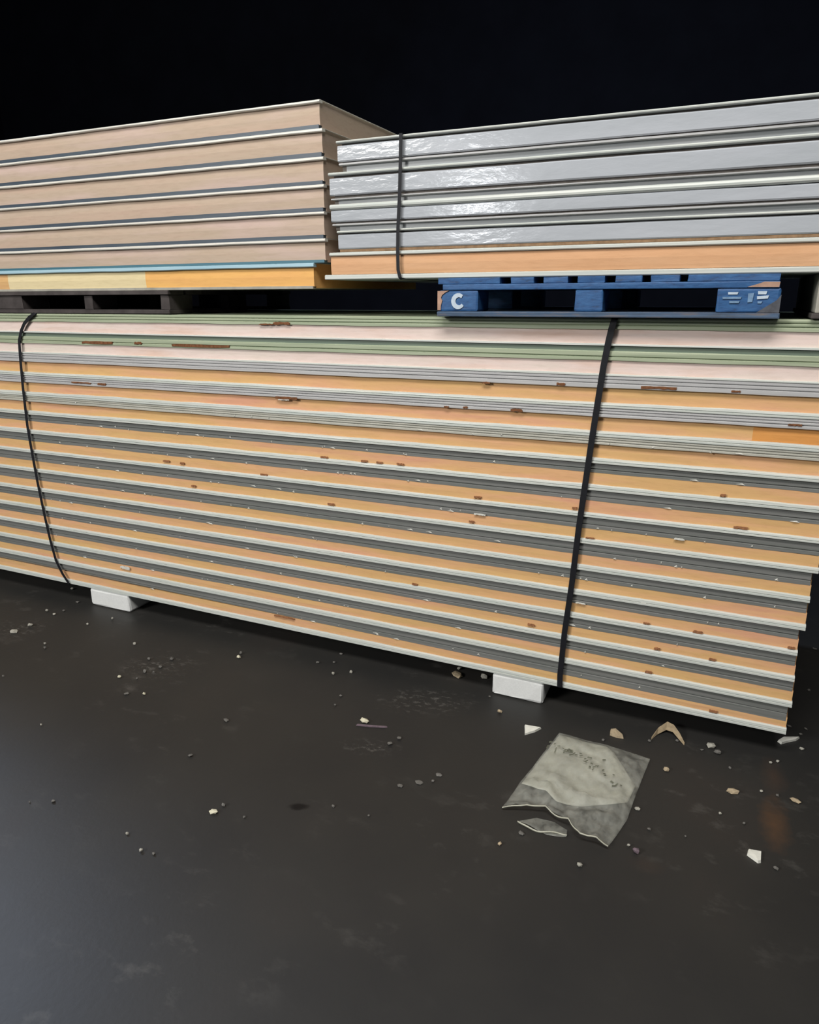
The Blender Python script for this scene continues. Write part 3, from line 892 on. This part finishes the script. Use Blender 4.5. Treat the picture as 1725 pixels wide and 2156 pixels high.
    def stroke(x, y, l, w_, a):
        b0 = len(vs)
        c, s_ = math.cos(a), math.sin(a)
        for p, q in ((-1, -1), (1, -0.7), (0.9, 0.9), (-0.8, 1)):
            px, py = x + p * l / 2 * c - q * w_ / 2 * s_, y + p * l / 2 * s_ + q * w_ / 2 * c
            vs.append((px, py, zfilm(0.5, 0.5, px, py) + 0.0012))
        fs.append((b0, b0 + 1, b0 + 2, b0 + 3))
    for k in range(9):
        f = k / 8
        stroke(-0.447 + 0.135 * f, -0.262 - 0.045 * f + r.uniform(-.006, .006), r.uniform(.008, .016), .006, r.uniform(.4, 1.6))
    for k in range(8):
        f = k / 7
        stroke(-0.449 + 0.03 * (k % 3), -0.285 - 0.01 * k / 3, .009, .005, r.uniform(.8, 1.5))
    for k in range(30):
        f = r.random()
        stroke(-0.385 + 0.20 * f + r.gauss(0, .008), -0.272 - 0.115 * f + r.gauss(0, .013), r.uniform(.006, .018), r.uniform(.004, .009), r.uniform(-.6, 1.4))
    stroke(-0.252, -0.283, .012, .009, .3)
    o = from_data('print', vs, fs, M['ink'], t, False, org)
    o['label'] = 'smeared dark print, unreadable'
    o['kind'] = 'stuff'
    # a second fold of film reaching out under the mouth
    fl_ = [(-0.450, -0.680), (-0.400, -0.640)]
    fr = [(-0.296, -0.690), (-0.300, -0.655)]
    fn = [(-0.450, -0.680), (-0.400, -0.690), (-0.355, -0.700), (-0.296, -0.690)]
    ff = [(-0.400, -0.640), (-0.345, -0.636), (-0.300, -0.655)]
    grid_sheet('lower_film', (fl_, fr, fn, ff), 16, 6, M['clear'], t, org, lambda u, v, x, y: 0.0025 + 0.006 * (1 - v) * (0.5 + 0.5 * math.sin(u * 7)) ** 2)
    vs, fs = [], []
    for k in range(13):
        f = k / 12
        x = -0.450 + 0.154 * f
        y = -0.680 - 0.018 * math.sin(math.pi * min(1, f * 1.25)) 
        h = 0.004 + 0.004 * math.sin(f * 7) ** 2
        vs += [(x, y - 0.003, h - 0.003), (x, y, h + 0.0015), (x, y + 0.003, h)]
        if k:
            a, b = 3 * k - 3, 3 * k
            fs += [(a, a + 1, b + 1, b), (a + 1, a + 2, b + 2, b + 1), (a + 2, a, b, b + 2)]
    from_data('folded_edge', vs, fs, M['hem'], t, True, org)
plastic_bag()

# ------------------------------------------------------------------ scraps and chips on the floor
M['chip_g'] = plain('chip_grey', (158, 156, 146), 0.8, 0.3, 0.2, 90)
M['chip_d'] = plain('chip_dusty', (104, 102, 98), 0.85, 0.2, 0.2, 90)
M['chip_w'] = plain('chip_cream', (206, 202, 178), 0.8, 0.3, 0.1, 90)
M['chip_t'] = plain('chip_tan', (172, 156, 130), 0.85, 0.2, 0.2, 90)
M['chip_p'] = plain('chip_mauve', (110, 96, 104), 0.85, 0.2, 0.2, 90)
M['bracket'] = plain('bent_card', (150, 134, 108), 0.85, 0.2, 0.2, 60)
M['chip_white'] = plain('chip_white', (224, 224, 214), 0.75, 0.3, 0.06, 90)

ragged('foam_scrap', [(-0.568, -0.164), (-0.504, -0.160), (-0.520, -0.190), (-0.551, -0.224)], 0.008, M['chip_white'], 'white triangular scrap above the top left of the plastic bag', 'scrap', 1)
ragged('foam_scrap', [(-0.263, -0.071), (-0.245, -0.060), (-0.215, -0.085), (-0.210, -0.100), (-0.235, -0.104), (-0.260, -0.098)], 0.011, M['chip_t'], 'tan pebble of foam just behind the plastic bag', 'scrap', 2)
ragged('foam_scrap', [(0.206, -0.522), (0.242, -0.518), (0.240, -0.560), (0.232, -0.566), (0.203, -0.545)], 0.009, M['chip_white'], 'bright white square scrap beside the rust stain at lower right', 'scrap', 3)
ragged('foam_scrap', [(0.309, 0.106), (0.330, 0.140), (0.385, 0.162), (0.372, 0.140), (0.345, 0.118), (0.321, 0.094)], 0.010, M['fleck'], 'pale torn scrap at the bottom right corner of the lower stack', 'scrap', 4)
ragged('foam_sliver', [(-1.160, -0.414), (-1.110, -0.401), (-1.043, -0.381), (-1.045, -0.390), (-1.110, -0.410), (-1.158, -0.423)], 0.004, M['chip_p'], 'thin mauve sliver on the floor beside a cream chip', 'scrap', 5)
# bent strip standing like an arch
def bent_strip():
    pts = [(-0.116, -0.060), (-0.098, -0.018), (-0.070, 0.012), (-0.046, 0.004), (-0.022, -0.022), (-0.002, -0.048)]
    hs = [0.006, 0.022, 0.036, 0.034, 0.022, 0.006]
    wd = [0.016, 0.026, 0.032, 0.028, 0.024, 0.014]
    vs, fs = [], []
    for k, ((x, y), h, q) in enumerate(zip(pts, hs, wd)):
        vs += [(x, y - q * 0.35, max(0.0, h - q * 0.7)), (x, y + q * 0.35, h), (x, y + q * 0.35 + 0.004, h - 0.002), (x, y - q * 0.35 + 0.005, max(0.0, h - q * 0.7) )]
        if k:
            a, b = 4 * k - 4, 4 * k
            fs += [(a + j, a + (j + 1) % 4, b + (j + 1) % 4, b + j) for j in range(4)]
    n = 4 * (len(pts) - 1)
    fs += [(3, 2, 1, 0), (n, n + 1, n + 2, n + 3)]
    o = from_data('bent_strip', vs, fs, M['bracket'], None, False, (-0.06, -0.02, 0))
    o.location = (-0.06, -0.02, 0.0003)
    tag(o, 'brown bent strip arched on the floor to the right of the plastic bag', 'scrap')
bent_strip()

CHIPS = [(-3.247, 0.108, 0.0187, 0.0187, 'g', 'grey crumb, sixth from left of those left of the left foam block'), (-3.074, -0.009, 0.0256, 0.0128, 'd', 'dusty dark crumb, seventh from left of those left of the left foam block'), (-3.129, -0.158, 0.0174, 0.0199, 'g', 'grey crumb, third from left of those left of the left foam block'), (-3.062, -0.17, 0.0221, 0.0172, 'g', 'grey crumb, fourth from left of those left of the left foam block'), (-3.052, -0.12, 0.0174, 0.0149, 'd', 'dusty dark crumb, fifth from left of those left of the left foam block'), (-3.06, -0.313, 0.0356, 0.0214, 'g', ''), (-3.078, -0.389, 0.0514, 0.021, 'g', ''), (-2.825, -0.424, 0.0158, 0.018, 'g', 'grey crumb, first from left of those left of the left foam block'), (-2.79, -0.453, 0.0156, 0.0156, 'd', 'dusty dark crumb, second from left of those left of the left foam block'), (-2.807, -0.187, 0.0143, 0.0167, 'g', 'grey crumb, eighth from left of those left of the left foam block'), (-2.742, -0.09, 0.017, 0.0194, 'g', 'grey crumb, second from left of those in the patch below the left foam block'), (-2.433, -0.254, 0.018, 0.018, 'g', 'grey crumb, fourth from left of those in the patch below the left foam block'), (-2.264, -0.34, 0.0172, 0.0172, 'd', 'dusty dark crumb, eighth from left of those in the patch below the left foam block'), (-2.168, -0.299, 0.0237, 0.0172, 'd', 'dusty dark crumb, eleventh from left of those in the patch below the left foam block'), (-2.197, -0.434, 0.0229, 0.025, 'd', 'dusty dark crumb, seventh from left of those in the patch below the left foam block'), (-2.16, -0.421, 0.0125, 0.0125, 'd', 'dusty dark crumb, ninth from left of those in the patch below the left foam block'), (-2.165, -0.375, 0.019, 0.0148, 'd', 'dusty dark crumb, tenth from left of those in the patch below the left foam block'), (-2.265, -0.514, 0.0205, 0.0164, 'w', ''), (-2.186, -0.493, 0.0123, 0.0123, 'd', 'dusty dark crumb, fifth from left of those in the patch below the left foam block'), (-2.067, -0.576, 0.0177, 0.0138, 'w', 'bright cream crumb, sixth from left of those in the patch below the left foam block'), (-2.138, -0.604, 0.0256, 0.0098, 'd', 'dusty dark crumb, third from left of those in the patch below the left foam block'), (-2.268, -0.906, 0.0109, 0.0128, 'g', 'grey crumb, second from left of those at the lower left of the floor'), (-2.74, -0.707, 0.0124, 0.0103, 'd', 'dusty dark crumb, first from left of those in the patch below the left foam block'), (-1.613, -0.827, 0.0204, 0.0119, 'd', 'dusty dark crumb, seventh from left of those at the lower left of the floor'), (-1.929, -1.231, 0.0077, 0.0093, 'd', 'dusty dark crumb, first from left of those at the lower left of the floor'), (-1.861, -1.197, 0.017, 0.0108, 'd', 'dusty dark crumb, third from left of those at the lower left of the floor'), (-1.529, -1.211, 0.0116, 0.0131, 'g', 'grey crumb, fourth from left of those at the lower left of the floor'), (-1.438, -1.248, 0.0141, 0.0155, 'g', 'grey crumb, fifth from left of those at the lower left of the floor'), (-1.396, -1.242, 0.0126, 0.0126, 'd', 'dusty dark crumb, sixth from left of those at the lower left of the floor'), (-1.347, -1.028, 0.0333, 0.0182, 'w', ''), (-1.339, -0.99, 0.0169, 0.0138, 'd', 'dusty dark crumb, first from left of those to the left of the dark oil spot'), (-1.9, -0.165, 0.0259, 0.0194, 'w', ''), (-1.912, -0.13, 0.0197, 0.024, 'd', 'dusty dark crumb, third from left of those to the left of the dark oil spot'), (-1.545, -0.062, 0.0192, 0.0128, 'd', 'dusty dark crumb, first from left of those below the middle of the lower stack'), (-1.478, -0.033, 0.0149, 0.0128, 'd', 'dusty dark crumb, third from left of those below the middle of the lower stack'), (-1.43, -0.124, 0.0165, 0.0206, 'g', 'grey crumb, second from left of those below the middle of the lower stack'), (-1.367, -0.077, 0.0187, 0.0187, 'g', 'grey crumb, seventh from left of those below the middle of the lower stack'), (-1.488, 0.049, 0.0174, 0.0131, 'd', 'dusty dark crumb, fifth from left of those below the middle of the lower stack'), (-1.314, -0.263, 0.0137, 0.0117, 'd', 'dusty dark crumb, sixth from left of those below the middle of the lower stack'), (-1.299, -0.336, 0.0114, 0.0152, 'd', 'dusty dark crumb, fourth from left of those below the middle of the lower stack'), (-1.138, -0.389, 0.044, 0.0238, 'w', ''), (-0.971, -0.433, 0.0194, 0.0141, 'd', 'dusty dark crumb, fourth from left of those left of the plastic bag'), (-0.988, -0.477, 0.0226, 0.0122, 'd', 'dusty dark crumb, third from left of those left of the plastic bag'), (-1.635, -0.594, 0.0295, 0.011, 'd', 'dusty dark crumb, second from left of those to the left of the dark oil spot'), (-1.012, -0.851, 0.0122, 0.0153, 'd', 'dusty dark crumb, first from left of those left of the plastic bag'), (-0.857, -0.672, 0.0239, 0.008, 'd', 'dusty dark crumb, fifth from left of those left of the plastic bag'), (-1.245, -1.006, 0.012, 0.012, 'd', 'dusty dark crumb, fourth from left of those to the left of the dark oil spot'), (-0.888, -0.843, 0.0105, 0.009, 'd', 'dusty dark crumb, second from left of those left of the plastic bag'), (-0.681, -0.117, 0.0225, 0.0187, 't', ''), (-0.804, -0.63, 0.0353, 0.008, 'd', 'dusty dark crumb, sixth from left of those left of the plastic bag'), (-0.76, -0.567, 0.0277, 0.0081, 'd', 'dusty dark crumb, eighth from left of those left of the plastic bag'), (-0.764, -0.608, 0.0145, 0.0129, 'd', 'dusty dark crumb, seventh from left of those left of the plastic bag'), (-0.472, -0.796, 0.0171, 0.0171, 't', ''), (-0.237, -0.782, 0.0205, 0.0192, 'g', ''), (-0.276, -0.142, 0.014, 0.014, 'd', 'dusty dark crumb, alone close around the plastic bag'), (-0.425, -0.725, 0.0232, 0.0102, 'd', 'dusty dark crumb, ninth from left of those left of the plastic bag'), (-0.944, 0.136, 0.023, 0.0209, 'g', 'grey crumb, first from left of those beside the right foam block'), (-0.934, 0.079, 0.0574, 0.0246, 't', ''), (-0.821, 0.112, 0.0367, 0.0286, 'g', ''), (-0.751, -0.026, 0.0117, 0.0117, 'd', 'dusty dark crumb, second from left of those beside the right foam block'), (0.087, -0.028, 0.0379, 0.0258, 'g', ''), (0.11, -0.059, 0.0272, 0.0238, 'd', ''), (0.058, -0.06, 0.0137, 0.0103, 'd', 'dusty dark crumb, third from left of those near the bent brown strip'), (-0.029, -0.041, 0.014, 0.014, 'd', 'dusty dark crumb, second from left of those near the bent brown strip'), (-0.12, -0.081, 0.014, 0.014, 'd', 'dusty dark crumb, first from left of those near the bent brown strip'), (-0.048, -0.232, 0.0246, 0.0229, 't', ''), (0.152, -0.13, 0.0132, 0.0132, 'd', 'dusty dark crumb, sixth from left of those right of the bag around the rust stain'), (0.282, -0.045, 0.0133, 0.0133, 'g', 'grey crumb, ninth from left of those right of the bag around the rust stain'), (0.305, -0.026, 0.0133, 0.0133, 'g', 'grey crumb, eleventh from left of those right of the bag around the rust stain'), (0.161, -0.264, 0.0407, 0.0219, 't', ''), (0.249, -0.221, 0.0125, 0.011, 'g', 'grey crumb, eighth from left of those right of the bag around the rust stain'), (0.296, -0.221, 0.014, 0.0109, 'd', 'dusty dark crumb, tenth from left of those right of the bag around the rust stain'), (0.347, -0.228, 0.0369, 0.0139, 't', ''), (0.127, -0.389, 0.0135, 0.0135, 'g', 'grey crumb, fifth from left of those right of the bag around the rust stain'), (0.196, -0.408, 0.0118, 0.0118, 'd', 'dusty dark crumb, seventh from left of those right of the bag around the rust stain'), (-0.116, -0.472, 0.0197, 0.0121, 'g', 'grey crumb, second from left of those right of the bag around the rust stain'), (-0.071, -0.552, 0.0131, 0.0117, 'd', 'dusty dark crumb, third from left of those right of the bag around the rust stain'), (0.034, -0.538, 0.0086, 0.0086, 'd', 'dusty dark crumb, fourth from left of those right of the bag around the rust stain'), (-0.118, -0.647, 0.0127, 0.0127, 'g', 'grey crumb, first from left of those right of the bag around the rust stain'), (-0.096, -0.665, 0.0252, 0.0252, 'p', ''), (0.277, -0.569, 0.0177, 0.0149, 'd', ''), (0.388, 0.086, 0.0188, 0.0154, 'g', 'grey crumb, third from left of those beyond the right end of the lower stack'), (0.41, 0.233, 0.0143, 0.0125, 'd', 'dusty dark crumb, fourth from left of those beyond the right end of the lower stack'), (0.354, 0.228, 0.018, 0.0126, 'd', 'dusty dark crumb, first from left of those beyond the right end of the lower stack'), (0.389, 0.187, 0.0159, 0.0124, 'd', 'dusty dark crumb, second from left of those beyond the right end of the lower stack'), (0.496, 0.961, 0.0241, 0.0153, 'd', 'dusty dark crumb, sixth from left of those beyond the right end of the lower stack'), (0.442, 0.546, 0.0157, 0.0157, 'd', 'dusty dark crumb, fifth from left of those beyond the right end of the lower stack')]
def chip_mesh(seed, sx, sy, h):
    r = random.Random(seed)
    bm = bmesh.new()
    bmesh.ops.create_icosphere(bm, subdivisions=1, radius=1)
    for v in bm.verts:
        v.co *= r.uniform(0.72, 1.15)
        v.co.x *= sx / 2
        v.co.y *= sy / 2
        v.co.z *= h / 2
    lo = min(v.co.z for v in bm.verts)
    for v in bm.verts:
        v.co.z -= lo
    me = bpy.data.meshes.new('foam_chip')
    bm.to_mesh(me)
    bm.free()
    return me
named = {29: 'large cream chip left of the dark oil spot on the floor', 31: 'bright chip alone on the floor below the middle of the lower stack', 40: 'large cream chip above the mauve sliver',
         5: 'ragged grey chip on the left of the floor', 6: 'long grey chip at the far left edge of the floor', 17: 'bright small chip left of centre on the floor, below the left foam block',
         48: 'round tan chip just below the right foam block', 52: 'round tan chip to the left of the bag mouth', 57: 'torn tan chip beside the left of the right foam block',
         58: 'grey chip touching the left of the right foam block', 60: 'grey chip right of the bent brown strip', 61: 'dusty chip next to a grey chip right of the bent strip',
         65: 'tan chip below the bent brown strip, right of the bag', 69: 'pinkish tan chip left of the rust stain', 72: 'tan chip right of the rust stain at the photo edge',
         79: 'mauve lump on the floor below the right of the bag', 53: 'grey chip directly below the bag', 80: 'dusty chip below the white square scrap'}
for k, (x, y, wd, ht, c, lb) in enumerate(CHIPS):
    o = link('foam_chip', chip_mesh(900 + k, wd, wd * 0.75, ht * 0.75), M['chip_' + c])
    o.location = (x, y, 0.0002)
    o.rotation_euler = (0, 0, random.Random(k).uniform(-0.5, 0.5))
    tag(o, named[k] if k in named else lb, 'chip', None if k in named else 'small foam crumbs strewn on the dark floor')
